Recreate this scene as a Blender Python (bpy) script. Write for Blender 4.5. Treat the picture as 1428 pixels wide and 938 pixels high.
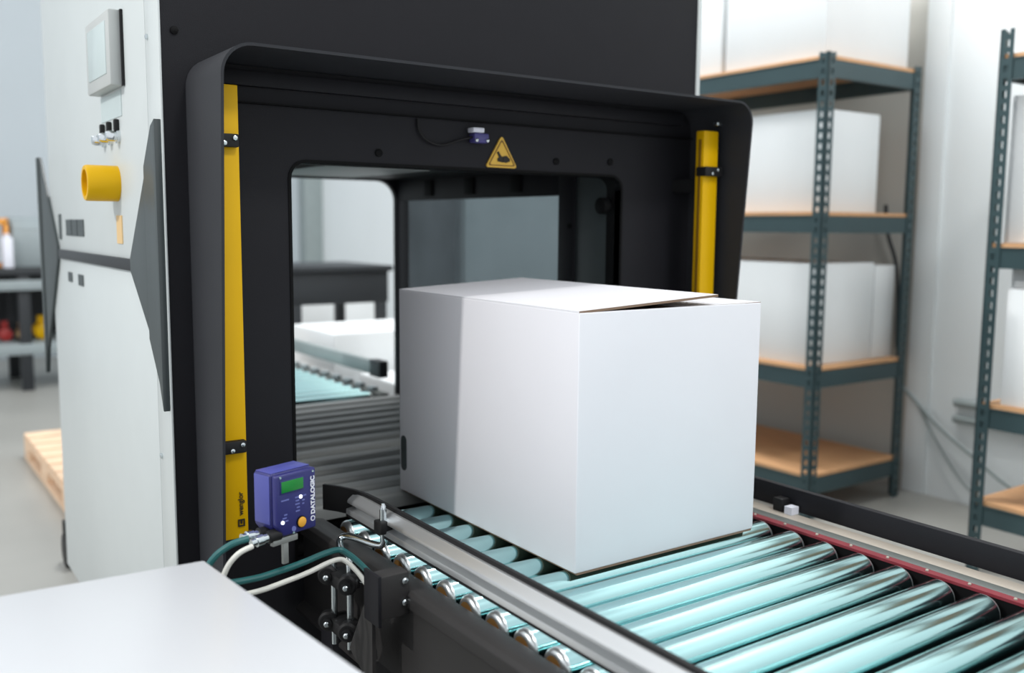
import bpy, bmesh, math, random
from mathutils import Vector, Matrix
from mathutils.geometry import tessellate_polygon
random.seed(7)
S = bpy.context.scene
C = S.collection
for o in list(bpy.data.objects): bpy.data.objects.remove(o)

# ------------------------------------------------------------------ camera
# Coordinates: X along the rollers, Y along the conveyor into the machine, Z up.
# All shapes are given with heights measured from eye level; EYE lifts them so the floor is z = 0.
EYE = 1.1
yaw, pitch, roll, FPX = 0.60840, 0.11675, -0.00824, 1317.26
fw = Vector((math.sin(yaw)*math.cos(pitch), math.cos(yaw)*math.cos(pitch), -math.sin(pitch)))
rt = Vector((math.cos(yaw), -math.sin(yaw), 0)); dn = fw.cross(rt)
r2 = rt*math.cos(roll)+dn*math.sin(roll); d2 = -rt*math.sin(roll)+dn*math.cos(roll)
cam = bpy.data.cameras.new('camera'); cam.sensor_width = 36; cam.lens = FPX*36/1428
cam.clip_start = .02
cam.dof.use_dof = True; cam.dof.focus_distance = 1.62; cam.dof.aperture_fstop = 2.3
co = bpy.data.objects.new('camera', cam); C.objects.link(co)
m = Matrix.Identity(4)
for i in range(3): m[i][0] = r2[i]; m[i][1] = -d2[i]; m[i][2] = -fw[i]
m[2][3] = EYE
co.matrix_world = m; S.camera = co

# ------------------------------------------------------------------ light
w = bpy.data.worlds.new('world'); S.world = w; w.use_nodes = True
bg = w.node_tree.nodes['Background']; bg.inputs[0].default_value = (.925, .96, 1, 1); bg.inputs[1].default_value = 1.03
def area(name, loc, target, sx, sy, power, col=(1, 1, 1)):
    l = bpy.data.lights.new(name, 'AREA'); l.shape = 'RECTANGLE'; l.size = sx; l.size_y = sy; l.energy = power; l.color = col
    o = bpy.data.objects.new(name, l); C.objects.link(o)
    o.location = loc; o.rotation_euler = (Vector(target)-Vector(loc)).to_track_quat('-Z', 'Y').to_euler()
    return o
area('ceiling_lamp_side', (-2.6, 1.62, 3.3), (.9, 1.5, .8), .10, .10, 84, (1, .98, .95))
area('ceiling_lamp_front', (1.5, -1.7, 5.2), (1.1, 1.3, .8), .9, .5, 90, (1, .99, .97))
area('fill_light_rear', (1.4, 3.4, 4.8), (1.9, 3.2, 0), 1.4, .6, 125, (1, 1, 1))  # unseen fill light added to brighten the shelf cartons behind the machine
area('fill_light_left', (-.6, 5.0, 5.0), (.2, 5.2, 0), 1.6, .6, 18, (1, 1, 1))  # unseen weak fill added to lift the floor at the far left
area('fill_light_aisle', (2.3, 2.1, 4.6), (3.2, 1.9, .6), 1.2, .4, 60, (1, .99, .97))  # unseen fill added to brighten the wall gap between the shelving units
S.view_settings.view_transform = 'Standard'; S.view_settings.look = 'None'
S.view_settings.gamma = 1; S.view_settings.use_curve_mapping = False
S.view_settings.exposure = 0

# ------------------------------------------------------------------ materials
def lin(c): return tuple(((v/12.92) if v <= .04045 else ((v+.055)/1.055)**2.4) for v in c)
MATS = {}
def mat(name, srgb, rough=.5, metal=0, var=.04, scale=12, bump=0, bscale=200, spec=.5, stretch=None, coat=0):
    m = bpy.data.materials.new(name); m.use_nodes = True; nt = m.node_tree; n = nt.nodes; L = nt.links
    p = n['Principled BSDF']; c = lin(srgb)
    p.inputs['Roughness'].default_value = rough; p.inputs['Metallic'].default_value = metal
    p.inputs['Specular IOR Level'].default_value = spec; p.inputs['Coat Weight'].default_value = coat
    tc = n.new('ShaderNodeTexCoord'); mp = n.new('ShaderNodeMapping'); L.new(tc.outputs['Object'], mp.inputs[0])
    if stretch: mp.inputs['Scale'].default_value = stretch
    nz = n.new('ShaderNodeTexNoise'); nz.inputs['Scale'].default_value = scale; nz.inputs['Detail'].default_value = 4
    L.new(mp.outputs[0], nz.inputs['Vector'])
    r = n.new('ShaderNodeMix'); r.data_type = 'RGBA'
    r.inputs[6].default_value = tuple(v*(1-var*2) for v in c)+(1,); r.inputs[7].default_value = tuple(min(1, v*(1+var*2)) for v in c)+(1,)
    L.new(nz.outputs[0], r.inputs[0]); L.new(r.outputs[2], p.inputs['Base Color'])
    if bump:
        nb = n.new('ShaderNodeTexNoise'); nb.inputs['Scale'].default_value = bscale; L.new(mp.outputs[0], nb.inputs['Vector'])
        b = n.new('ShaderNodeBump'); b.inputs['Strength'].default_value = bump; b.inputs['Distance'].default_value = .002
        L.new(nb.outputs[0], b.inputs['Height']); L.new(b.outputs[0], p.inputs['Normal'])
    MATS[name] = m; return m
mat('white_paint', (.775, .80, .80), .35, var=.015)
mat('white_enclosure', (.775, .785, .80), .3, var=.01, scale=4)
mat('black_paint', (.125, .125, .14), .5, var=.05, bump=.15, bscale=600, spec=.16)
mat('frame_black', (.195, .19, .19), .5, var=.06, bump=.15, bscale=500, spec=.3)
mat('hood_black', (.19, .195, .21), .55, var=.04, bump=.2, bscale=700, spec=.2)
mat('dark_grey', (.235, .265, .27), .45, var=.03)
mat('slot_black', (.05, .05, .055), .7, var=.02, spec=.15)
mat('yellow', (.85, .665, .0), .42, var=.02, spec=.25)
mat('yellow_dark', (.50, .36, .08), .45, var=.03)
mat('sign_yellow', (.86, .69, .25), .45, var=.03)
mat('steel', (.80, .83, .84), .22, 1, var=.03)
mat('chrome', (.86, .88, .89), .08, 1, var=.02)
mat('roller_teal', (.70, .85, .855), .15, 1, var=.012, scale=3)
mat('roller_grey', (.52, .53, .525), .5, .0, var=.05, stretch=(.2, 1, 1))
mat('roller_end', (.86, .885, .89), .3, .9, var=.02)
mat('aluminium', (.84, .85, .855), .30, .75, var=.03, stretch=(1, .05, 1), scale=60)
mat('brass', (.62, .47, .27), .45, .6, var=.15, scale=40)
mat('carton_white', (.905, .905, .925), .55, var=.012, scale=6, bump=.05, bscale=90)
mat('carton_white_aged', (.885, .90, .905), .6, var=.02, scale=4)
mat('kraft', (.52, .43, .36), .8, var=.08)
mat('flange_beige', (.66, .63, .585), .5, var=.04)
mat('flange_grey', (.36, .38, .37), .5, var=.04)
mat('red_paint', (.48, .12, .17), .5, var=.1, scale=60)
mat('blue_case', (.155, .16, .41), .38, var=.03)
mat('blue_case_trim', (.29, .31, .60), .4, var=.03)
mat('display_green', (.06, .50, .18), .25, var=.02)
mat('orange_button', (.90, .66, .22), .4, var=.03)
mat('print_white', (.88, .89, .93), .5, var=.01)
mat('print_blue', (.42, .45, .70), .5, var=.02)
mat('print_black', (.10, .085, .04), .6, var=.02)
mat('cable_teal', (.12, .36, .36), .45, var=.05)
mat('cable_white', (.82, .82, .79), .45, var=.03)
mat('rubber', (.10, .10, .105), .55, var=.05, spec=.3)
mat('shelf_green', (.205, .285, .30), .42, .15, var=.05)
mat('board_wood', (.80, .62, .45), .6, var=.10, scale=7, stretch=(6, 1, 6))
mat('pallet_wood', (.90, .78, .66), .75, var=.10, scale=9, stretch=(1, 1, 1))
mat('grey_plastic', (.70, .715, .71), .45, var=.02)
mat('screen_grey', (.74, .79, .79), .25, var=.02)
mat('orange_paint', (.88, .60, .25), .5, var=.03)
mat('pale_orange', (.86, .73, .52), .5, var=.04)
mat('bench_black', (.15, .165, .18), .5, var=.06)
mat('bench_grey', (.56, .60, .61), .45, var=.04)
mat('wall_white', (.90, .92, .925), .7, var=.02, scale=1.5)
mat('wall_pale', (.735, .77, .79), .7, var=.02, scale=1.5)
mat('cast_grey', (.60, .61, .60), .45, .5, var=.06, scale=40)
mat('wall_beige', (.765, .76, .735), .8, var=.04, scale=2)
mat('pipe_grey', (.60, .64, .64), .45, .2, var=.04)
mat('red_item', (.60, .16, .15), .5); mat('sensor_blue', (.28, .27, .50), .4)
def emis(name, srgb, strength):
    m = bpy.data.materials.new(name); m.use_nodes = True; p = m.node_tree.nodes['Principled BSDF']
    p.inputs['Base Color'].default_value = lin(srgb)+(1,); p.inputs['Emission Color'].default_value = lin(srgb)+(1,)
    p.inputs['Emission Strength'].default_value = strength; MATS[name] = m
emis('led_white', (.95, .98, 1), 2.2)
def floor_mat():
    m = mat('concrete', (.62, .62, .60), .32, var=.12, scale=1.3)
    nt = m.node_tree; p = nt.nodes['Principled BSDF']
    nz = nt.nodes.new('ShaderNodeTexNoise'); nz.inputs['Scale'].default_value = 3; nz.inputs['Detail'].default_value = 6
    mr = nt.nodes.new('ShaderNodeMapRange'); mr.inputs[3].default_value = .22; mr.inputs[4].default_value = .5
    nt.links.new(nz.outputs[0], mr.inputs[0]); nt.links.new(mr.outputs[0], p.inputs['Roughness'])
floor_mat()
def pane_mat():
    m = bpy.data.materials.new('guard_pane'); m.use_nodes = True; nt = m.node_tree; n = nt.nodes
    n.remove(n['Principled BSDF']); out = n['Material Output']
    tr = n.new('ShaderNodeBsdfTransparent'); tr.inputs[0].default_value = (.36, .40, .41, 1)
    gl = n.new('ShaderNodeBsdfGlossy'); gl.inputs['Roughness'].default_value = .12; gl.inputs[0].default_value = (.8, .85, .88, 1)
    nz = n.new('ShaderNodeTexNoise'); nz.inputs['Scale'].default_value = 4
    mr = n.new('ShaderNodeMapRange'); mr.inputs[3].default_value = .10; mr.inputs[4].default_value = .22
    nt.links.new(nz.outputs[0], mr.inputs[0])
    mx = n.new('ShaderNodeMixShader'); nt.links.new(mr.outputs[0], mx.inputs[0])
    nt.links.new(tr.outputs[0], mx.inputs[1]); nt.links.new(gl.outputs[0], mx.inputs[2]); nt.links.new(mx.outputs[0], out.inputs[0])
    MATS['guard_pane'] = m
pane_mat()

# ------------------------------------------------------------------ mesh helpers
WL = {}                                               # world location of every object (unrotated chains)
class MB:
    def __init__(s): s.v = []; s.f = []; s.mi = []
    def add(s, vs, fs, mi=0):
        b = len(s.v); s.v += [tuple(v) for v in vs]; s.f += [tuple(b+i for i in f) for f in fs]; s.mi += [mi]*len(fs); return s
    def hexa(s, p, mi=0):                             # p: 4 bottom then 4 top corners, counter-clockwise
        return s.add(p, [(3, 2, 1, 0), (4, 5, 6, 7), (0, 1, 5, 4), (1, 2, 6, 5), (2, 3, 7, 6), (3, 0, 4, 7)], mi)
    def box(s, x0, x1, y0, y1, z0, z1, mi=0):
        return s.hexa([(x0, y0, z0), (x1, y0, z0), (x1, y1, z0), (x0, y1, z0), (x0, y0, z1), (x1, y0, z1), (x1, y1, z1), (x0, y1, z1)], mi)
    def prism(s, poly, axis, a, b, holes=(), mi=0):   # poly in the two other axes, extruded along axis from a to b
        def P(q, t):
            return {'X': (t, q[0], q[1]), 'Y': (q[0], t, q[1]), 'Z': (q[0], q[1], t)}[axis]
        loops = [list(poly)]+[list(h) for h in holes]
        tri = tessellate_polygon([[Vector((q[0], q[1], 0)) for q in l] for l in loops])
        flat = [q for l in loops for q in l]; n = len(flat)
        vs = [P(q, a) for q in flat]+[P(q, b) for q in flat]; fs = []
        for t in tri: fs += [tuple(t), tuple(i+n for i in reversed(t))]
        k = 0
        for l in loops:
            for i in range(len(l)):
                j = (i+1) % len(l); fs.append((k+i, k+j, k+j+n, k+i+n))
            k += len(l)
        return s.add(vs, fs, mi)
    def lathe(s, prof, p0, d, n=24, mi=0):            # prof: (distance along d, radius)
        d = Vector(d).normalized(); p0 = Vector(p0); u = d.orthogonal().normalized(); v = d.cross(u)
        vs = []; fs = []
        for t, r in prof:
            for i in range(n):
                a = 2*math.pi*i/n; vs.append(p0+d*t+(u*math.cos(a)+v*math.sin(a))*r)
        for k in range(len(prof)-1):
            for i in range(n):
                j = (i+1) % n; fs.append((k*n+i, k*n+j, (k+1)*n+j, (k+1)*n+i))
        fs.append(tuple(range(n-1, -1, -1))); fs.append(tuple(range((len(prof)-1)*n, len(prof)*n)))
        return s.add(vs, fs, mi)
    def cyl(s, a, b, r, n=16, mi=0):
        a = Vector(a); b = Vector(b); return s.lathe([(0, r), ((b-a).length, r)], a, b-a, n, mi)
    def tube(s, pts, r, n=10, sub=6, mi=0):           # smooth pipe through points
        P = [Vector(p) for p in pts]
        if sub > 1 and len(P) > 2:
            Q = []
            for i in range(len(P)-1):
                a, b, c, d = P[max(i-1, 0)], P[i], P[i+1], P[min(i+2, len(P)-1)]
                for k in range(sub):
                    t = k/sub; Q.append(.5*((2*b)+(c-a)*t+(2*a-5*b+4*c-d)*t*t+(3*b-a-3*c+d)*t**3))
            Q.append(P[-1]); P = Q
        vs = []; fs = []; u = None
        for i, p in enumerate(P):
            t = (P[min(i+1, len(P)-1)]-P[max(i-1, 0)]).normalized()
            u = t.orthogonal().normalized() if u is None else (u-t*u.dot(t)).normalized()
            v = t.cross(u)
            for k in range(n):
                a = 2*math.pi*k/n; vs.append(p+(u*math.cos(a)+v*math.sin(a))*r)
        for i in range(len(P)-1):
            for k in range(n):
                j = (k+1) % n; fs.append((i*n+k, i*n+j, (i+1)*n+j, (i+1)*n+k))
        fs.append(tuple(range(n-1, -1, -1))); fs.append(tuple(range((len(P)-1)*n, len(P)*n)))
        return s.add(vs, fs, mi)
    def mesh(s, name, mats, off=(0, 0, 0), bevel=0, seg=2, angle=35):
        bm = bmesh.new(); bv = [bm.verts.new(Vector(v)-Vector(off)) for v in s.v]
        for f, mi in zip(s.f, s.mi):
            try: fc = bm.faces.new([bv[i] for i in f]); fc.material_index = mi
            except ValueError: pass
        bmesh.ops.recalc_face_normals(bm, faces=bm.faces)
        if bevel:
            es = [e for e in bm.edges if len(e.link_faces) == 2 and e.calc_face_angle(0) > .6]
            bmesh.ops.bevel(bm, geom=es, offset=bevel, segments=seg, affect='EDGES', profile=.5, clamp_overlap=True)
        me = bpy.data.meshes.new(name); bm.to_mesh(me); bm.free()
        for mname in ([mats] if isinstance(mats, str) else mats): me.materials.append(MATS[mname])
        me.polygons.foreach_set('use_smooth', [True]*len(me.polygons)); me.set_sharp_from_angle(angle=math.radians(angle))
        return me
    def build(s, name, mats, parent=None, bevel=0, local=False, seg=2):
        if parent is None:
            xs = [v[0] for v in s.v]; ys = [v[1] for v in s.v]; zs = [v[2] for v in s.v]
            base = Vector(((min(xs)+max(xs))/2, (min(ys)+max(ys))/2, min(zs)))
            o = bpy.data.objects.new(name, s.mesh(name, mats, base, bevel, seg)); C.objects.link(o)
            o.location = base+Vector((0, 0, EYE)); WL[o] = base
        else:
            base = Vector((0, 0, 0)) if local else WL[parent]
            o = bpy.data.objects.new(name, s.mesh(name, mats, base, bevel, seg)); C.objects.link(o); o.parent = parent; WL[o] = base
        return o
def thing(name, label, cat, loc, group=None, rotz=0):
    o = bpy.data.objects.new(name, None); C.objects.link(o); o.empty_display_size = .05
    o.location = Vector(loc)+Vector((0, 0, EYE)); o.rotation_euler.z = rotz; WL[o] = Vector(loc)
    return tag(o, label, cat, group)
def tag(o, label, cat, group=None):
    o['label'] = label; o['category'] = cat
    if group: o['group'] = group
    return o
def struct(o): o['kind'] = 'structure'; return o
def inst(name, me, loc, parent):                      # alike piece sharing mesh data
    o = bpy.data.objects.new(name, me); C.objects.link(o); o.parent = parent
    o.location = Vector(loc)-WL[parent]; WL[o] = Vector(loc); return o
def text(name, string, size, M, mname, parent, local=False, extrude=.0003, space=1, bold=0):
    cu = bpy.data.curves.new(name, 'FONT'); cu.body = string; cu.size = size; cu.extrude = extrude; cu.space_character = space
    cu.align_x = 'LEFT'; cu.offset = bold
    t = bpy.data.objects.new(name, cu); C.objects.link(t); dg = bpy.context.evaluated_depsgraph_get(); dg.update()
    me = bpy.data.meshes.new_from_object(t.evaluated_get(dg)); bpy.data.objects.remove(t)
    me.transform(M if local else Matrix.Translation(-WL[parent]) @ M); me.materials.clear(); me.materials.append(MATS[mname])
    o = bpy.data.objects.new(name, me); C.objects.link(o); o.parent = parent; return o
def frame(o, ex, ey):                                 # text frame: origin and its x and y directions
    ex = Vector(ex).normalized(); ey = Vector(ey).normalized(); ez = ex.cross(ey); M = Matrix.Identity(4)
    for i in range(3): M[i][0] = ex[i]; M[i][1] = ey[i]; M[i][2] = ez[i]; M[i][3] = o[i]
    return M
def arc(cx, cz, r, a0, a1, n=7):
    return [(cx+r*math.cos(math.radians(a0+(a1-a0)*i/n)), cz+r*math.sin(math.radians(a0+(a1-a0)*i/n))) for i in range(n+1)]
def rect(x0, x1, z0, z1): return [(x0, z0), (x1, z0), (x1, z1), (x0, z1)]
FL = -EYE

# ------------------------------------------------------------------ setting
struct(MB().box(-4, 3.75, -3.5, 8.6, FL-.1, FL).build('floor', 'concrete'))['label'] = 'smooth grey concrete warehouse floor'
wr = struct(MB().box(3.62, 3.75, -3.5, 2.27, FL, 3.6).build('wall_right', 'wall_white')); wr['label'] = 'white wall beside the green shelving units'
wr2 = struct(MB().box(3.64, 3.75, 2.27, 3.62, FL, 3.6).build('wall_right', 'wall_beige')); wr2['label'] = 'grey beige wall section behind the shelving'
wr3 = struct(MB().box(3.62, 3.75, 3.62, 8.46, FL, 3.6).build('wall_right', 'wall_white')); wr3['label'] = 'white far section of the right wall'
wb = struct(MB().box(-4, 3.75, 8.46, 8.6, FL, 3.6).build('wall_back', 'wall_pale')); wb['label'] = 'pale white back wall of the warehouse'
struct(MB().box(3.605, 3.62, 2.17, 2.27, FL, 3.6).build('trim_1', 'wall_white', None, .003))['label'] = 'white pilaster strip on the wall'
struct(MB().box(3.45, 3.64, 8.30, 8.46, FL, 3.6).build('trim_2', 'pipe_grey', None, .005))['label'] = 'grey column in the far corner'

# ------------------------------------------------------------------ machine
YM, YB = 1.715, 2.86
XL, XR = .45, 1.75
ZB = -.97
mc = thing('strapping_machine', 'large white and black tunnel machine that the carton is entering', 'machine', (1.1, 2.29, FL))
# white side panels (seen face at X = .45)
MB().box(XL, XL+.02, YM+.085, YB, -.083, 1.3).build('side_panel', 'white_paint', mc, .003)
MB().box(XL, XL+.02, YM+.085, YB, ZB, -.086).build('side_panel', 'white_paint', mc, .003)
cp = MB().box(XL, XL+.0045, YM-.005, YM+.082, ZB, 1.3).build('corner_post', 'white_paint', mc, .002)
for z in (.326, -.43): MB().lathe([(0, .005), (.003, .005), (.004, .003)], (XL, YM+.066, z), (-1, 0, 0), 10).build('screw', 'steel', cp)
MB().box(XR-.006, XR+.004, YM-.005, YM+.05, ZB, 1.3).build('corner_post', 'white_paint', mc, .001)
MB().prism(rect(YM+.05, YB, ZB, 1.3), 'X', XR-.02, XR, [rect(1.86, 2.80, -.62, .12)]).build('side_panel', 'white_paint', mc)  # unseen opening added so warehouse light comes through to the guard pane
MB().box(XL, XR, YM, YB, 1.3, 1.32).build('top_panel', 'white_paint', mc)
MB().box(XL+.05, XR-.05, YM+.05, YB-.05, ZB-.03, ZB).build('base_plate', 'black_paint', mc)
# black front panel with the tunnel opening
open_in = [(.685, -.66), (1.505, -.66)]+arc(1.475, .085, .03, 0, 90, 5)+arc(.715, .085, .03, 90, 180, 5)
fp = MB().prism(rect(XL+.004, XR-.006, ZB, 1.3), 'Y', YM, YM+.02, [open_in]).build('front_panel', 'black_paint', mc)
lip_o = [(.679, -.66), (.685, -.66)]+arc(.715, .085, .03, 180, 90, 5)+arc(1.475, .085, .03, 90, 0, 5)+[(1.505, -.66), (1.511, -.66)]+arc(1.475, .085, .036, 0, 90, 5)+arc(.715, .085, .036, 90, 180, 5)
MB().prism(lip_o, 'Y', YM-.002, YM+.05).build('opening_flange', 'slot_black', mc)
MB().box(.50, 1.73, YM-.012, YM, .216, .2185).build('seam', 'slot_black', fp)
MB().box(.54, 1.69, YM-.018, YM, .246, .272).build('seam_rail', 'black_paint', fp, .001)
for x, z in ((.868, .141), (1.311, .144), (1.47, .15)):
    MB().lathe([(0, .008), (.003, .008), (.005, .005)], (x, YM, z), (0, -1, 0), 12).build('bolt', 'slot_black', fp)
MB().lathe([(0, .007), (.003, .007), (.005, .004)], (.478, YM, .33), (0, -1, 0), 12).build('bolt', 'slot_black', fp)
# projecting hood, deeper at the top than at the bottom
def hood():
    x0, x1, zt, r, th = .494, 1.737, .288, .052, .005
    def path(d):
        rr = r-d
        return [(x0+d, -.93)]+[(x0+d, -.93+.2*i) for i in range(1, 6)]+arc(x0+r, zt-r, rr, 180, 90, 8)+arc(x1-r, zt-r, rr, 90, 0, 8)+[(x1-d, .07-.2*i) for i in range(0, 5)]+[(x1-d, -.93)]
    o, i = path(0), path(th); n = len(o)
    yf = lambda z: 1.520+(.24-z)*.07
    vs = [(x, YM, z) for x, z in o]+[(x, yf(z), z) for x, z in o]+[(x, yf(z), z) for x, z in i]+[(x, YM, z) for x, z in i]
    fs = []
    for k in range(n-1):
        for a, b in ((0, 1), (1, 2), (2, 3), (3, 0)): fs.append((a*n+k, a*n+k+1, b*n+k+1, b*n+k))
    fs += [(0, n, 2*n, 3*n), (n-1, 2*n-1, 3*n-1, 4*n-1)]
    return MB().add(vs, fs)
hd = hood().build('hood', 'hood_black', mc)
hd['label'] = 'black sheet metal hood with rounded corners around the tunnel'
# interior
MB().box(XL+.022, XL+.03, YM+.02, YB-.02, ZB, 1.29).build('added_dark_liner', 'black_paint', mc)  # unseen black plate added to keep the tunnel interior dark
MB().box(XL+.03, XR-.02, YM+.02, YB-.02, .150, .165).build('tunnel_ceiling', 'black_paint', mc)
MB().box(.90, 1.18, 2.05, 2.50, .132, .150).build('ceiling_plate', 'grey_plastic', mc, .003)
exit_in = [(.685, -.66), (1.502, -.66)]+arc(1.437, .078, .065, 0, 90, 8)+arc(.75, .078, .065, 90, 180, 8)
MB().prism(rect(XL+.02, XR-.02, ZB, 1.3), 'Y', YB-.02, YB, [exit_in]).build('back_panel', 'black_paint', mc)
MB().box(1.506, 1.516, 1.735, 1.885, -.63, .15).build('guide_plate', 'dark_grey', mc, .001)
MB().box(1.500, 1.53, 1.885, 1.95, -.63, .15).build('guard_post', 'black_paint', mc, .002)
MB().box(1.506, 1.52, 1.95, 2.84, .078, .15).build('guard_rail', 'black_paint', mc, .001)
MB().box(1.506, 1.52, 2.77, 2.84, -.63, .078).build('guard_rail', 'black_paint', mc, .001)
for y in (2.12, 2.36, 2.60): MB().box(1.500, 1.506, y, y+.05, .09, .14).build('guard_block', 'slot_black', mc, .002)
MB().box(1.508, 1.514, 1.95, 2.77, -.63, .078).build('guard_pane', 'guard_pane', mc)['label'] = 'tinted clear guard pane inside the tunnel'
kn = MB().lathe([(0, .012), (.010, .012), (.011, .020), (.028, .020), (.030, .017)], (1.506, 1.757, .049), (-1, 0, 0), 20).build('knob', 'slot_black', mc)
MB().lathe([(0, .007), (.004, .007)], (1.500, 1.90, 0), (-1, 0, 0), 12).build('bolt', 'slot_black', mc)
# bed of grey slat rollers inside the tunnel
def roller_mesh(name, L, r, mname, n=28, fil=.010):
    pr = [(0, r*.45), (0, r-fil)]+[(fil-fil*math.cos(a), r-fil+fil*math.sin(a)) for a in (.3, .6, .9, 1.2, math.pi/2)]
    pr += [(L-t, q) for t, q in reversed(pr)]
    b = MB(); b.lathe(pr, (-L/2, 0, 0), (1, 0, 0), n)
    k = len(pr)//2-1
    b.mi = [1 if (i < k*n or i >= (k+1)*n) else 0 for i in range(len(b.f))]   # rounded ends are satin
    last = (len(pr)-2)*n
    b.mi = [2 if (i < n or i >= last) else v for i, v in enumerate(b.mi)]     # bearing seats in the end faces
    return b.mesh(name, [mname, 'roller_end', 'brass'], angle=40)
slat = MB()
slat.prism([(-.027, -.032), (.027, -.032)]+arc(.017, -.010, .010, 0, 90, 4)+arc(-.017, -.010, .010, 90, 180, 4), 'X', -.40, .40)
slat_me = slat.mesh('slat', 'roller_grey')
for i in range(13): inst('slat', slat_me, (1.095, 1.79+.084*i, -.572), mc)
MB().box(.69, 1.50, YM+.02, YB-.02, -.665, -.655).build('dark_bed_sheet', 'slot_black', mc)  # black sheet stands in for the darkness beneath the slats
# yellow light curtains
def curtain(x0, x1, ybar, z0, z1, clips, side):
    b = MB().box(x0, x1, ybar, ybar+.026, z0, z1).build('light_curtain', 'yellow', mc, .002)
    b['label'] = 'yellow safety light curtain bar'
    inner = x1 if side < 0 else x0
    MB().box(inner-.0015, inner+.0015, ybar+.008, ybar+.016, z0+.02, z1-.02).build('lens_strip', 'yellow_dark', b)
    for zc in clips:
        c = MB().box(x0-.004, x1+.004 if side > 0 else x1-.004, ybar-.012, ybar+.02, zc-.011, zc+.011).build('clip', 'rubber', b, .002)
        c2 = MB()
        for dx, dz in ((.012, .004), (-.006, -.005)):
            c2.lathe([(0, .004), (.003, .004), (.004, .002)], ((x0+x1)/2+dx, ybar-.012, zc+dz), (0, -1, 0), 8)
        c2.build('screw', 'steel', b)
    return b
lc = curtain(.502, .548, 1.60, -.553, .231, (.138, -.386), -1)
rc = curtain(1.661, 1.709, 1.60, -.553, .226, (.131, -.42), 1)
for b_, x in ((lc, .525), (rc, 1.685)):
    for z in (.10, -.20, -.48): MB().box(x-.012, x+.012, 1.625, YM, z-.015, z+.015).build('standoff', 'rubber', b_)
MB().box(1.688, 1.706, 1.585, 1.60, .238, .247).build('connector_block', 'steel', mc, .002)
# lettering on the left curtain, reading upwards, with its square emblem
text('lettering', 'wenglor', .0128, frame((.5385, 1.5985, -.511), (0, 0, 1), (-1, 0, 0)), 'print_black', lc, bold=.00015)
em = MB().prism(rect(.529, .541, -.531, -.518), 'Y', 1.5975, 1.5995, [rect(.5312, .5388, -.5288, -.5202)])
em.box(.5335, .5365, 1.5975, 1.5995, -.526, -.520); em.build('emblem', 'print_black', lc)
# warning sign and sensor above the opening
def tri(cx, z0, z1, hw, r):
    pts = []
    for (x, z, a0) in ((cx-hw, z0, 150), (cx+hw, z0, 270), (cx, z1, 30)):
        c = {150: (x+r*1.73, z+r), 270: (x-r*1.73, z+r), 30: (x, z-2*r)}[a0]
        pts += arc(c[0], c[1], r, a0, a0+120, 5)
    return pts
sg = MB().prism(tri(1.161, .124, .193, .041, .004), 'Y', YM-.004, YM).build('warning_sign', 'sign_yellow', mc)
sg['label'] = 'yellow triangular crush hazard warning sign'
bd = MB().prism(tri(1.161, .1275, .185, .0355, .003), 'Y', YM-.0055, YM-.004, [tri(1.161, .1295, .181, .0320, .003)]).build('sign_border', 'yellow_dark', sg)
pg = MB()
pg.prism([(1.150, .137), (1.163, .135), (1.181, .137), (1.182, .143), (1.172, .149), (1.160, .147), (1.152, .158), (1.148, .156), (1.153, .146), (1.149, .142)], 'Y', YM-.0056, YM-.004)
pg.cyl((1.171, YM-.004, .142), (1.171, YM-.0062, .142), .0075, 14)
pg.build('hand_pictogram', 'print_black', sg)
se = MB().box(1.080, 1.117, YM-.022, YM, .172, .192).build('sensor', 'sensor_blue', mc, .003)
MB().box(1.076, 1.104, YM-.024, YM, .193, .203).build('sensor_cap', 'print_white', se, .002)
for x in (1.085, 1.112): MB().lathe([(0, .004), (.003, .004), (.0045, .002)], (x, YM-.022, .177), (0, -1, 0), 10).build('screw', 'steel', se)
MB().tube([(.955, YM-.004, .213), (.957, YM-.006, .190), (.975, YM-.008, .171), (1.01, YM-.008, .164), (1.05, YM-.010, .176), (1.082, YM-.012, .184)], .0025, 8).build('sensor_cable', 'rubber', mc)
# controls on the white side
op = MB().box(.424, XL, 1.962, 2.172, .262, .404).build('operator_panel', 'grey_plastic', mc, .004)
op['label'] = 'grey operator panel with touch screen'
MB().box(.4225, .425, 1.988, 2.148, .286, .386).build('screen', 'screen_grey', op, .001)
MB().box(.445, .452, 1.955, 1.966, .262, .404).build('gasket', 'rubber', op)
for y in (2.150, 2.088, 2.022):
    b = MB().lathe([(0, .014), (.006, .014), (.007, .011), (.020, .011), (.026, .008)], (XL, y, .170), (-1, 0, 0), 18).build('push_button', 'chrome', mc)
    MB().box(.440, XL, y-.006, y+.006, .180, .204).build('button_key', 'rubber', b, .003)
MB().box(XL-.0015, XL, 1.99, 2.17, .208, .258).build('label_plate', 'screen_grey', mc)
es = MB().lathe([(.0, .036), (.058, .036), (.062, .034), (.062, .027), (.012, .027)], (XL, 2.055, .078), (-1, 0, 0), 28).build('stop_switch_guard', 'yellow', mc)
es['label'] = 'yellow round guard around the stop switch'
MB().lathe([(.0, .012), (.030, .012), (.032, .021), (.042, .021), (.046, .016)], (XL, 2.055, .078), (-1, 0, 0), 20).build('stop_button', 'orange_paint', es)
MB().box(XL-.002, XL, 2.022, 2.068, -.043, .014).build('sticker', 'pale_orange', mc)
MB().box(XL-.008, XL, 1.935, 2.72, -.094, -.071).build('trim_bar', 'bench_black', mc, .002)
MB().prism([(1.713, .178), (1.738, .168), (1.795, .100), (1.795, -.212), (1.735, -.285), (1.713, -.335)], 'X', XL-.012, XL).build('wing_plate', 'dark_grey', mc, .001)
MB().prism([(1.795, .100), (1.938, -.069), (1.938, -.094), (1.795, -.212)], 'X', XL-.008, XL).build('wing_plate', 'dark_grey', mc, .001)
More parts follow.
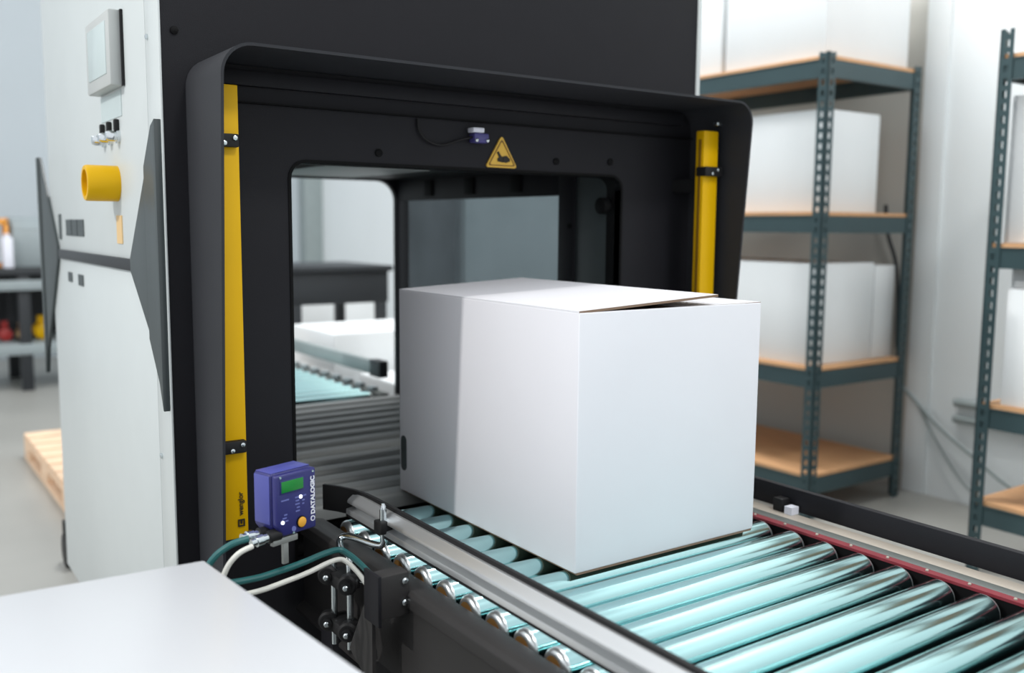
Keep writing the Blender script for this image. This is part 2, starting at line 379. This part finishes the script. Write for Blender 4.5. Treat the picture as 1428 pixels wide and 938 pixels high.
MB().prism([(2.955, .178), (2.738, -.064), (2.738, -.100), (2.955, -.36)], 'X', XL-.008, XL).build('wing_plate', 'dark_grey', mc, .001)
MB().prism([(2.985, .178), (2.955, .178), (2.955, -.36), (2.985, -.433)], 'X', XL-.012, XL).build('wing_plate', 'dark_grey', mc, .001)
for y0, y1, z0, z1 in ((2.56, 2.63, -.034, .006), (2.49, 2.55, -.034, .006), (2.41, 2.48, -.034, .006), (2.70, 2.73, -.045, .020), (2.58, 2.63, -.150, -.126), (2.44, 2.50, -.153, -.126)):
    MB().box(XL-.002, XL, y0, y1, z0, z1).build('marking_plate', 'dark_grey', mc)
for x in (.56, 1.64):
    for y in (1.82, 2.76):
        MB().cyl((x-.02, y, FL+.055), (x+.02, y, FL+.055), .055, 20).box(x-.03, x+.03, y-.03, y+.03, FL+.10, ZB-.02).build('caster', 'rubber', mc, .002)

# ------------------------------------------------------------------ infeed conveyor
ZR = -.57
cv = thing('roller_conveyor', 'infeed roller conveyor with shiny steel rollers carrying the large white carton', 'conveyor', (1.09, .95, FL))
RL, RR, RD = .690, .0280, .0742
rme = roller_mesh('roller', RL, RR, 'roller_teal', 36)
bb = MB(); bb.lathe([(0, .005), (.008, .005), (.008, .0105), (.018, .0105), (.018, .008), (.030, .008)], (-.030, 0, 0), (1, 0, 0), 14)
bme = bb.mesh('bearing', 'brass')
for i in range(-12, 8):
    y = 1.118+RD*i
    r_ = inst('roller', rme, (1.093, y, ZR-RR), cv)
    inst('bearing', bme, (1.093-RL/2+.008, y, ZR-RR), r_)
Y0, Y1 = .10, 1.700
# left frame: black channel with rolled top edge
prof = [(.732, -.577), (.700, -.571), (.690, -.573), (.684, -.580), (.684, -.600), (.690, -.604), (.690, -.735), (.672, -.745), (.672, -.752), (.722, -.752), (.732, -.745)]
MB().prism(prof, 'Y', Y0, Y1).build('side_frame', 'frame_black', cv, .0015)['label'] = 'black channel frame on the near side'
MB().box(.735, 1.44, Y0, Y1, -.70, -.69).build('dark_under_sheet', 'slot_black', cv)  # black sheet added as the darkness between rollers, hiding the bright floor
# right frame: red edge strip, grey inner flange, beige outer flange
MB().prism([(1.447, -.577), (1.462, -.577), (1.462, -.571), (1.447, -.572)], 'Y', Y0, Y1).build('red_strip', 'red_paint', cv)
MB().box(1.449, 1.462, Y0, Y1, -.71, -.578).build('inner_plate', 'slot_black', cv)
for i in range(-12, 7):
    y = 1.118+RD*(i+.5); MB().lathe([(0, .0028), (.002, .0028), (.003, .0015)], (1.454, y, -.5715), (0, 0, 1), 8).build('rivet', 'flange_beige', cv)
MB().box(1.463, 1.490, Y0, Y1, -.72, -.571).build('side_frame', 'flange_grey', cv, .002)
MB().box(1.491, 1.528, Y0, Y1, -.72, -.5715).build('outer_flange', 'flange_beige', cv, .002)
rr = MB().box(1.535, 1.550, Y0, Y1, -.570, -.524).build('far_guide_rail', 'black_paint', cv, .002)
rr['label'] = 'black flat guide rail on the far side'
for y in (.42, 1.222, 1.66): MB().box(1.512, 1.536, y-.012, y+.012, -.5715, -.545).build('rail_bracket_or_gap', 'rubber', rr, .002)
MB().box(1.510, 1.532, 1.185, 1.203, -.5715, -.556).build('rail_bracket_or_gap', 'print_white', rr)  # white block added in place of a bright see-through gap under the rail
# near guide rail: aluminium profile with a black wear strip, end turned outwards
gp = [(.746, -.534), (.746, -.497), (.741, -.497), (.7395, -.499), (.729, -.507), (.727, -.510), (.727, -.5135), (.7395, -.5145), (.7395, -.5225), (.7255, -.5245), (.7245, -.528), (.7245, -.534)]
gr = MB().prism(gp, 'Y', Y0, 1.575).build('guide_rail', 'aluminium', cv)
gr['label'] = 'silver aluminium guide rail on the near side'
ws = MB()
path = [(.7465, Y0), (.7465, 1.50), (.745, 1.54), (.738, 1.575), (.724, 1.61), (.706, 1.64)]
def ribbon(path, th, z0, z1):
    n = len(path); nor = []
    for i in range(n):
        a = Vector(path[max(i-1, 0)]); b = Vector(path[min(i+1, n-1)]); t = (b-a).normalized(); nor.append(Vector((t.y, -t.x)))
    vs = []
    for z in (z0, z1):
        for p in path: vs.append((p[0], p[1], z))
        for p, q in zip(path, nor): vs.append((p[0]+q.x*th, p[1]+q.y*th, z))
    fs = []
    for i in range(n-1):
        fs += [(i, i+1, n+i+1, n+i), (2*n+i, 2*n+i+1, 3*n+i+1, 3*n+i), (i, i+1, 2*n+i+1, 2*n+i), (n+i, n+i+1, 3*n+i+1, 3*n+i)]
    fs += [(0, n, 3*n, 2*n), (n-1, 2*n-1, 4*n-1, 3*n-1)]
    return MB().add(vs, fs)
ribbon(path, .008, -.540, -.491).build('wear_strip', 'rubber', gr, .001)
MB().box(.724, .7465, Y0, 1.575, -.5385, -.5345).build('lower_lip', 'rubber', gr)
# rod that carries the rail, its clamps and the frame bracket
PX, PY = .726, 1.428
MB().tube([(PX, PY, -.488), (PX, PY, -.53), (PX, PY, -.548), (PX-.006, PY+.012, -.555), (.700, 1.500, -.553), (.694, 1.518, -.556), (.686, 1.520, -.563), (.677, 1.498, -.567), (.668, 1.470, -.566), (.661, 1.436, -.566), (.658, 1.420, -.578), (.658, 1.420, -.72)], .0062, 12, 5).build('support_rod', 'steel', cv)
MB().box(PX-.012, PX+.012, PY-.014, PY+.014, -.530, -.508).build('rod_clamp', 'rubber', cv, .003)
MB().lathe([(0, .005), (.010, .005), (.014, .003)], (PX, PY, -.493), (0, 0, 1), 10).build('rod_cap', 'chrome', cv)
MB().cyl((.645, 1.455, -.575), (.645, 1.455, -.72), .0058, 12).build('support_rod', 'steel', cv)
def knob(x, y, z, r=.017):
    k = MB().lathe([(0, r*.8), (.004, r), (.018, r), (.022, r*.8), (.022, r*.5), (.030, r*.5)], (x, y, z), (-.55, -.83, .05), 18).build('clamp_knob', 'rubber', cv)
    MB().lathe([(.030, .005), (.034, .005), (.036, .003)], (x, y, z), (-.55, -.83, .05), 10).build('screw', 'steel', k)
for z in (-.600, -.682):
    MB().box(.634, .672, 1.406, 1.470, z-.012, z+.012).build('rod_clamp', 'rubber', cv, .004)
    knob(.642, 1.468, z+.004); knob(.654, 1.416, z)
    MB().lathe([(0, .006), (.010, .006), (.013, .004)], (.672, 1.412, z+.002), (.5, -.85, 0), 10).build('bolt', 'steel', cv)
br = MB().box(.638, .690, 1.268, 1.300, -.612, -.542).build('frame_bracket', 'frame_black', cv, .002)
MB().box(.632, .638, 1.262, 1.312, -.620, -.538).build('bracket_plate', 'black_paint', br, .001)
for z in (-.555, -.590): MB().lathe([(0, .0055), (.003, .0055), (.005, .003)], (.681, 1.268, z), (0, -1, 0), 10).build('bolt', 'steel', br)
MB().prism([(1.300, -.60), (1.325, -.60), (1.385, -.70), (1.30, -.74)], 'X', .640, .646).build('gusset', 'frame_black', br)
# legs
for x in (.66, 1.50):
    for y in (.45, 1.50): MB().box(x, x+.05, y, y+.05, FL, -.72).box(x-.02, x+.07, y-.02, y+.07, FL, FL+.012).build('leg', 'black_paint', cv, .002)

# ------------------------------------------------------------------ the big carton
ct = thing('carton', 'large closed white carton riding the rollers into the tunnel', 'box', (1.155, 1.464, ZR+.001))
cx0, cx1, cy0, cy1, zt = .940, 1.370, 1.163, 1.768, -.1365
def carton_body(x0, x1, y0, y1, z0, z1, th=.005):
    b = MB(); o = rect(x0, x1, y0, y1); i = rect(x0+th, x1-th, y0+th, y1-th)
    b.prism(o, 'Z', z0, z1, [i]); b.box(x0+th, x1-th, y0+th, y1-th, z0+.001, z0+.006); return b
carton_body(cx0, cx1, cy0, cy1, ZR+.004, zt).build('body', 'carton_white', ct, .0022, seg=3)
MB().box(cx0+.004, cx1-.004, cy0+.0005, cy1-.004, ZR+.0008, ZR+.0045).build('bottom_flap', 'kraft', ct)
def flap(x0, z0, x1, z1, y0, y1, th=.0042):           # white faces, kraft edges
    vs = [(x0, y0, z0-th), (x1, y0, z1-th), (x1, y1, z1-th), (x0, y1, z0-th), (x0, y0, z0), (x1, y0, z1), (x1, y1, z1), (x0, y1, z0)]
    return MB().add(vs, [(4, 5, 6, 7)], 0).add(vs, [(3, 2, 1, 0), (0, 1, 5, 4), (1, 2, 6, 5), (2, 3, 7, 6)], 1).add(vs, [(3, 0, 4, 7)], 0)
flap(cx0+.0005, zt+.0025, 1.256, zt+.0185, cy0+.001, cy1-.001).build('top_flap', ['carton_white', 'kraft'], ct)
flap(cx1-.001, zt+.001, 1.165, zt-.001, cy0+.001, cy1-.001).build('top_flap', ['carton_white', 'kraft'], ct)
MB().box(cx0+.01, cx1-.01, cy0+.006, cy0+.2, zt-.012, zt-.008).build('inner_flap', 'kraft', ct)
MB().box(cx0+.01, cx1-.01, cy1-.2, cy1-.006, zt-.012, zt-.008).build('inner_flap', 'kraft', ct)
hh = [(1.749+q[0], -.483+q[1]) for q in arc(0, .026, .012, 0, 180, 8)+arc(0, -.026, .012, 180, 360, 8)]
MB().prism(hh, 'X', cx0-.0012, cx0+.001).build('hand_hole', 'dark_grey', ct)

# ------------------------------------------------------------------ foreground enclosure
fe = thing('control_enclosure', 'plain white cabinet with a flat top in the near left corner', 'cabinet', (.05, .8, FL))
zc = -.45
top = [(.364, 1.243), (-.42, 1.285), (-.42, .30), (.445, .30)]
def ring(p, z): return [(x, y, z) for x, y in p]
MB().hexa(ring(list(reversed(top)), zc-.03)+ring(list(reversed(top)), zc)).build('lid', 'white_enclosure', fe, .004, seg=3)
ins = [(.352, 1.231), (-.408, 1.273), (-.408, .312), (.432, .312)]
MB().hexa(ring(list(reversed(ins)), FL+.06)+ring(list(reversed(ins)), zc-.03)).build('body', 'white_enclosure', fe, .003)
MB().hexa(ring(list(reversed(ins)), FL)+ring(list(reversed(ins)), FL+.06)).build('plinth', 'rubber', fe)

# ------------------------------------------------------------------ barcode scanner
sc = thing('barcode_scanner', 'small blue scanner unit with green display beside the conveyor', 'scanner', (.506, 1.35, -.479), rotz=math.radians(18))
W_, D_, H_ = .079, .053, .098
body = MB()
outl = [(0, .012), (.020, 0), (W_, 0), (W_, H_), (0, H_)]
body.prism([(0.0, .018), (.014, 0), (W_, 0), (W_, H_), (0, H_)], 'Y', 0, .012)
body.prism([(-.001, .016), (.012, -.001), (W_+.001, -.001), (W_+.001, H_+.001), (-.001, H_+.001)], 'Y', .012, D_)
body.build('case', 'blue_case', sc, .004, True, 3)
MB().box(.002, W_-.002, .014, D_-.002, H_+.0008, H_+.0022).build('top_cover', 'blue_case_trim', sc, .0006, True)
MB().box(-.0022, -.0008, .014, D_-.003, .020, H_-.002).build('side_cover', 'blue_case_trim', sc, .0006, True)
MB().box(.007, .053, -.0015, .002, .068, .0895).build('display_bezel', 'blue_case', sc, .0008, True)
MB().box(.009, .0515, -.0022, .002, .0700, .0875).build('display', 'display_green', sc, .0004, True)
for x, z in ((.0470, .0570), (.0110, .0235)):
    MB().lathe([(0, .0028), (.0015, .0028), (.0022, .0018)], (x, 0, z), (0, -1, 0), 14).build('indicator', 'led_white', sc, 0, True)
bt = MB().lathe([(0, .0095), (.0015, .0095), (.002, .0085)], (.0475, 0, .0165), (0, -1, 0), 22).build('button_ring', 'slot_black', sc, 0, True)
MB().lathe([(.0018, .0080), (.003, .0080), (.0038, .0065)], (.0475, 0, .0165), (0, -1, 0), 22).build('button', 'orange_button', sc, 0, True)
MB().lathe([(0, .0042), (.001, .0042)], (.0325, 0, .0088), (0, -1, 0), 16).build('round_mark', 'print_blue', sc, 0, True)
pr = MB()
for x0, x1, z in ((.009, .024, .0565), (.036, .043, .0565), (.052, .058, .0565), (.037, .044, .0510), (.050, .055, .0495), (.036, .045, .0455), (.050, .054, .0440), (.039, .045, .0400), (.037, .045, .0345), (.014, .020, .0335), (.011, .019, .0285), (.016, .022, .0235)):
    pr.box(x0, x1, -.0006, .0003, z, z+.0020)
pr.build('printed_marks', 'print_blue', sc, 0, True)
for x, z in ((.008, .0945), (.032, .003), (.072, .0925)): MB().lathe([(0, .002), (.001, .002)], (x, 0, z), (0, -1, 0), 10).build('screw', 'steel', sc, 0, True)
text('lettering', 'DATALOGIC', .0108, frame((.0745, -.0008, .0235), (0, 0, 1), (-1, 0, 0)), 'print_white', sc, True, bold=.0005)
lg = MB().lathe([(0, .0045), (.0008, .0045)], (.0708, 0, .0165), (0, -1, 0), 18); lg.build('emblem', 'print_white', sc, 0, True)
MB().lathe([(.0006, .0026), (.0012, .0026)], (.0708, 0, .0165), (0, -1, 0), 14).build('emblem_centre', 'blue_case', sc, 0, True)
MB().box(-.004, .044, .004, .012, -.012, -.002).box(.017, .027, .006, .012, -.046, -.010).build('bracket', 'cast_grey', sc, .001, True)
for (p, q) in (((.012, .010, .004), (-.036, .016, .000)), ((.008, .028, .004), (-.040, .034, .006))):
    a = Vector(p); d = Vector(q)-a; L_ = d.length
    MB().lathe([(0, .010), (L_*.40, .010), (L_*.42, .0075)], a, d, 14).build('gland', 'rubber', sc, 0, True)
    MB().lathe([(L_*.42, .0068), (L_*.58, .0068), (L_*.59, .0085), (L_*.82, .0085), (L_*.83, .0062), (L_, .0062)], a, d, 14).build('connector', 'steel', sc, 0, True)
# cables
ca = MB().tube([(.462, 1.352, -.470), (.437, 1.352, -.474), (.415, 1.360, -.490), (.405, 1.366, -.512), (.428, 1.368, -.536), (.476, 1.370, -.541), (.513, 1.375, -.540), (.558, 1.385, -.538), (.608, 1.400, -.535), (.636, 1.408, -.538), (.647, 1.388, -.545), (.653, 1.360, -.554), (.657, 1.335, -.564), (.660, 1.318, -.580), (.664, 1.312, -.606)], .0052, 10).build('cable', 'cable_teal')
tag(ca, 'teal cable running from the scanner along the conveyor side', 'cable', 'scanner cables')
cb = MB().tube([(.463, 1.338, -.478), (.440, 1.332, -.483), (.424, 1.336, -.502), (.418, 1.342, -.530), (.436, 1.348, -.551), (.479, 1.355, -.556), (.526, 1.365, -.554), (.566, 1.374, -.551), (.609, 1.388, -.547), (.634, 1.394, -.550), (.644, 1.372, -.560), (.648, 1.345, -.572), (.652, 1.322, -.590), (.656, 1.314, -.612)], .0042, 10).build('cable', 'cable_white')
tag(cb, 'white cable running from the scanner below the teal one', 'cable', 'scanner cables')

# ------------------------------------------------------------------ shelving on the right
def post_mesh(h, sx, sy):                             # slotted angle post, legs along sx*X and sy*Y
    b = MB(); wd, t = .042, .003
    def leg(ax):
        def bx(u0, u1, z0, z1):
            a, c = sorted((u0*(sx if ax == 'x' else sy), u1*(sx if ax == 'x' else sy)))
            if ax == 'x': b.box(a, c, *sorted((0, t*sy)), z0, z1)
            else: b.box(*sorted((0, t*sx)), a, c, z0, z1)
        bx(0, .015, 0, h); bx(.029, wd, 0, h)
        z = 0
        while z < h-.001: bx(.015, .029, z, min(h, z+.018)); z += .038
    leg('x'); leg('y')
    return b.mesh('post', 'shelf_green')
def shelving(label, x0, x1, y0, y1, levels, htop):
    t = thing('shelving_unit', label, 'shelf', ((x0+x1)/2, (y0+y1)/2, FL), 'green steel shelving units along the wall')
    for x, sx in ((x0, 1), (x1, -1)):
        for y, sy in ((y0, 1), (y1, -1)): inst('post', post_mesh(htop-FL, sx, sy), (x, y, FL), t)
    for z in levels:
        for x in (x0, x1):
            a = x+.004 if x == x0 else x-.022
            MB().box(a, a+.018, y0+.003, y1-.003, z-.07, z-.008).box(a-.003, a+.03, y0+.003, y1-.003, z-.008, z-.005).build('beam', 'shelf_green', t)
        for y in (y0, y1):
            a = y+.004 if y == y0 else y-.022
            MB().box(x0+.022, x1-.022, a, a+.018, z-.07, z-.008).build('beam', 'shelf_green', t)
        MB().box(x0+.008, x1-.008, y0+.008, y1-.008, z-.005, z+.008).build('shelf_board', 'board_wood', t)
    return t
s1 = shelving('dark green shelving unit right behind the machine, five white cartons on it', 2.916, 3.494, 2.212, 3.45, (.613, .052, -.528, -.938), .632)
s2 = shelving('dark green shelving unit cut off by the right edge of the photo', 2.916, 3.494, .35, 1.590, (.523, -.050, -.556, -.872), .605)
def wcarton(label, x0, x1, y0, y1, z0, z1, group, tape=True, name='carton'):
    t = thing(name, label, 'box', ((x0+x1)/2, (y0+y1)/2, z0), group)
    carton_body(x0, x1, y0, y1, z0, z1).build('body', 'carton_white_aged', t, .003)
    xm = (x0+x1)/2
    MB().box(x0+.002, xm-.001, y0+.002, y1-.002, z1, z1+.004).build('top_flap', 'carton_white_aged', t)
    MB().box(xm+.001, x1-.002, y0+.002, y1-.002, z1, z1+.004).build('top_flap', 'carton_white_aged', t)
    return t
G1 = 'white cartons on the shelving'
wcarton('big white carton on the top shelf, at the near corner', 2.955, 3.47, 2.26, 2.742, .622, 1.12, G1)
wcarton('white carton on the top shelf, farther back beside the machine', 2.965, 3.47, 2.775, 3.30, .622, 1.10, G1)
wcarton('white carton on the second shelf behind the machine hood', 2.985, 3.325, 2.27, 2.92, .061, .436, G1)
wcarton('wide white carton on the third shelf behind the front post', 2.960, 3.330, 2.265, 2.95, -.519, -.138, G1)
wcarton('narrow white carton on the third shelf close to the rear post', 3.338, 3.470, 2.265, 2.80, -.519, -.150, G1)
G2 = 'white cartons on the right edge shelving'
wcarton('white carton on the second shelf at the right edge of the photo', 2.96, 3.42, .95, 1.562, -.041, .405, G2)
wcarton('tall white carton on the third shelf at the right edge of the photo', 3.02, 3.46, .95, 1.560, -.547, -.115, G2)
wcarton('smaller white carton standing in front on the right edge shelving', 2.935, 3.012, .95, 1.525, -.547, -.185, G2)
# pipes and cables on the wall
for z in (-.690, -.755):
    p = MB().cyl((3.60, -1, z), (3.60, 2.05, z), .016, 14)
    for y in (-.5, .6, 1.75): p.box(3.588, 3.622, y-.012, y+.012, z-.020, z+.020)
    tag(p.build('wall_pipe', 'pipe_grey'), 'upper grey pipe running low along the white wall' if z > -.72 else 'lower grey pipe running low along the white wall', 'pipe', 'pipes along the right wall')
for k, (dz, r) in enumerate(((0, .008), (-.07, .005))):
    o = MB().tube([(3.605, 2.36, -.60), (3.60, 2.22, -.715), (3.585, 2.10, -.80+dz), (3.58, 1.95, -.89+dz*2), (3.58, 1.78, -.985+dz), (3.585, 1.55, -1.03)], r, 8).build('wall_cable', 'pipe_grey')
    tag(o, ('thick' if k == 0 else 'thin')+' grey cable drooping along the white wall between the shelving units', 'cable', 'cables drooping on the wall')
o = MB().tube([(3.615, 2.42, .10), (3.61, 2.40, -.02), (3.615, 2.35, -.18), (3.615, 2.33, -.5)], .008, 8).build('wall_cable', 'bench_black')
tag(o, 'dark cable hanging on the wall behind the second shelf', 'cable')

# ------------------------------------------------------------------ beyond the tunnel
oc = thing('roller_conveyor', 'outfeed roller conveyor seen through the tunnel opening', 'conveyor', (1.09, 3.4, FL))
for i in range(14):
    inst('roller', rme, (1.093, 2.92+RD*i, ZR-RR), oc)
for x in (.690, 1.452):
    MB().box(x, x+.035, 2.875, 3.93, -.70, -.575).build('side_frame', 'flange_grey', oc, .002)
for i in range(10): MB().box(1.452, 1.475, 2.93+.1*i, 2.97+.1*i, -.575, -.56).build('roller_holder', 'bench_grey', oc, .002)
MB().box(1.505, 1.530, 3.05, 3.93, -.535, -.485).build('guide_rail', 'pipe_grey', oc, .002)
MB().box(1.500, 1.535, 2.97, 3.05, -.540, -.480).build('rail_end', 'bench_black', oc, .002)
MB().box(.735, 1.44, 2.875, 3.93, -.70, -.69).build('dark_under_sheet', 'slot_black', oc)  # same black sheet, added as the darkness under the outfeed rollers
for x in (.69, 1.452):
    for y in (3.20, 3.66): MB().box(x, x+.035, y, y+.04, FL, -.70).build('leg', 'bench_black', oc, .002)
MB().box(.50, .69, 3.20, 3.24, -.99, -.95).cyl((.50, 3.22, FL+.055), (.54, 3.22, FL+.055), .055, 18).box(.505, .535, 3.205, 3.235, FL+.06, -.96).build('outrigger', 'rubber', oc, .001)
wb_ = thing('workbench', 'dark workbench standing behind the outfeed conveyor', 'table', (2.05, 4.75, FL))
MB().box(1.62, 2.36, 4.5, 5.1, -.245, -.215).build('worktop', 'bench_black', wb_, .004)
MB().box(1.64, 2.34, 4.52, 4.56, -.41, -.245).build('apron', 'bench_black', wb_, .003)
for x in (1.66, 1.80, 2.28):
    for y in (4.52, 5.04): MB().box(x, x+.05, y, y+.05, FL, -.41).build('leg', 'bench_black', wb_, .002)
wcarton('white carton lying on the floor beyond the outfeed conveyor', 1.62, 2.30, 3.62, 4.1, FL, -.46, 'white cartons on the floor beyond the tunnel')
wcarton('white carton with a low top behind the outfeed rail end', 1.70, 2.10, 3.10, 3.55, FL, -.62, 'white cartons on the floor beyond the tunnel')
wcarton('pale carton far behind the dark workbench', 1.9, 2.7, 5.4, 6.0, FL, -.40, 'white cartons on the floor beyond the tunnel')

# ------------------------------------------------------------------ left background
pl = thing('pallet', 'pale wooden pallet on the floor behind the white machine side', 'pallet', (1.0, 4.3, FL))
for i in range(8):
    y = 3.745+i*.142; MB().box(.605, 1.40, y, y+.115, -1.002, -.980).build('deck_board', 'pallet_wood', pl, .002)
for x in (.605, .96, 1.31):
    MB().box(x, x+.09, 3.745, 4.855, -1.025, -1.002).build('stringer', 'pallet_wood', pl)
    for y in (3.745, 4.24, 4.715): MB().box(x, x+.09, y, y+.14, -1.080, -1.025).build('block', 'pallet_wood', pl, .002)
    MB().box(x, x+.09, 3.745, 4.855, FL, -1.080).build('bottom_board', 'pallet_wood', pl)
be = thing('work_rack', 'dark two tier work rack at the far left, tools on its shelf', 'shelf', (.9, 7.1, FL))
MB().box(.2, 1.7, 6.8, 7.5, -.345, -.300).build('worktop', 'bench_black', be, .004)
MB().box(.2, 1.7, 6.78, 6.80, -.440, -.375).build('front_rail', 'bench_grey', be, .003)
MB().box(.2, 1.7, 6.8, 7.5, -.86, -.79).build('lower_shelf', 'bench_grey', be, .004)
MB().box(.2, 1.7, 7.47, 7.5, -.79, -.345).build('back_panel', 'bench_black', be)
for x in (.24, .86, 1.40):
    for y in (6.81, 7.43): MB().box(x, x+.07, y, y+.06, FL, -.345).build('leg', 'bench_black', be, .003)
bx_ = MB().box(.86, 1.35, 6.95, 7.40, -.30, -.05); bx_.prism([(6.95, -.05), (7.40, -.05), (7.34, .03), (7.05, .03)], 'X', .86, 1.35)
tag(bx_.build('equipment_case', 'bench_grey', None, .01), 'rounded grey case on top of the far left rack', 'case')
ot = MB().box(.70, .725, 6.95, 7.1, -.30, .0).box(.815, .84, 6.95, 7.1, -.30, .0).box(.70, .84, 6.95, 7.1, -.02, .02).box(.725, .815, 6.98, 7.07, -.30, -.27)
tag(ot.build('frame_stand', 'orange_paint', None, .004), 'orange frame at the far left edge on the rack', 'frame')
tag(MB().box(.79, .85, 6.84, 6.93, -.30, -.10).box(.80, .84, 6.85, 6.92, -.10, -.08).build('canister', 'print_white', None, .012), 'white canister beside the orange frame', 'canister')
for nm, lb, x, z, r, mt in (('tool_drill', 'yellow tool lying on the far left rack shelf', 1.02, -.70, .055, 'yellow'), ('tool_clamp', 'small red tool on the far left rack shelf', .80, -.735, .045, 'red_item'), ('tool_grinder', 'beige tool between the red and yellow tools', .905, -.74, .04, 'pale_orange')):
    z = -.79+r
    b = MB().lathe([(-.09, r*.5), (-.08, r*.9), (.03, r), (.05, r*.7), (.10, r*.5)], (x, 7.08, z), (0, 1, 0), 14)
    b.box(x-.02, x+.02, 7.05, 7.10, z, z+r*1.9); tag(b.build(nm, mt), lb, 'tool')
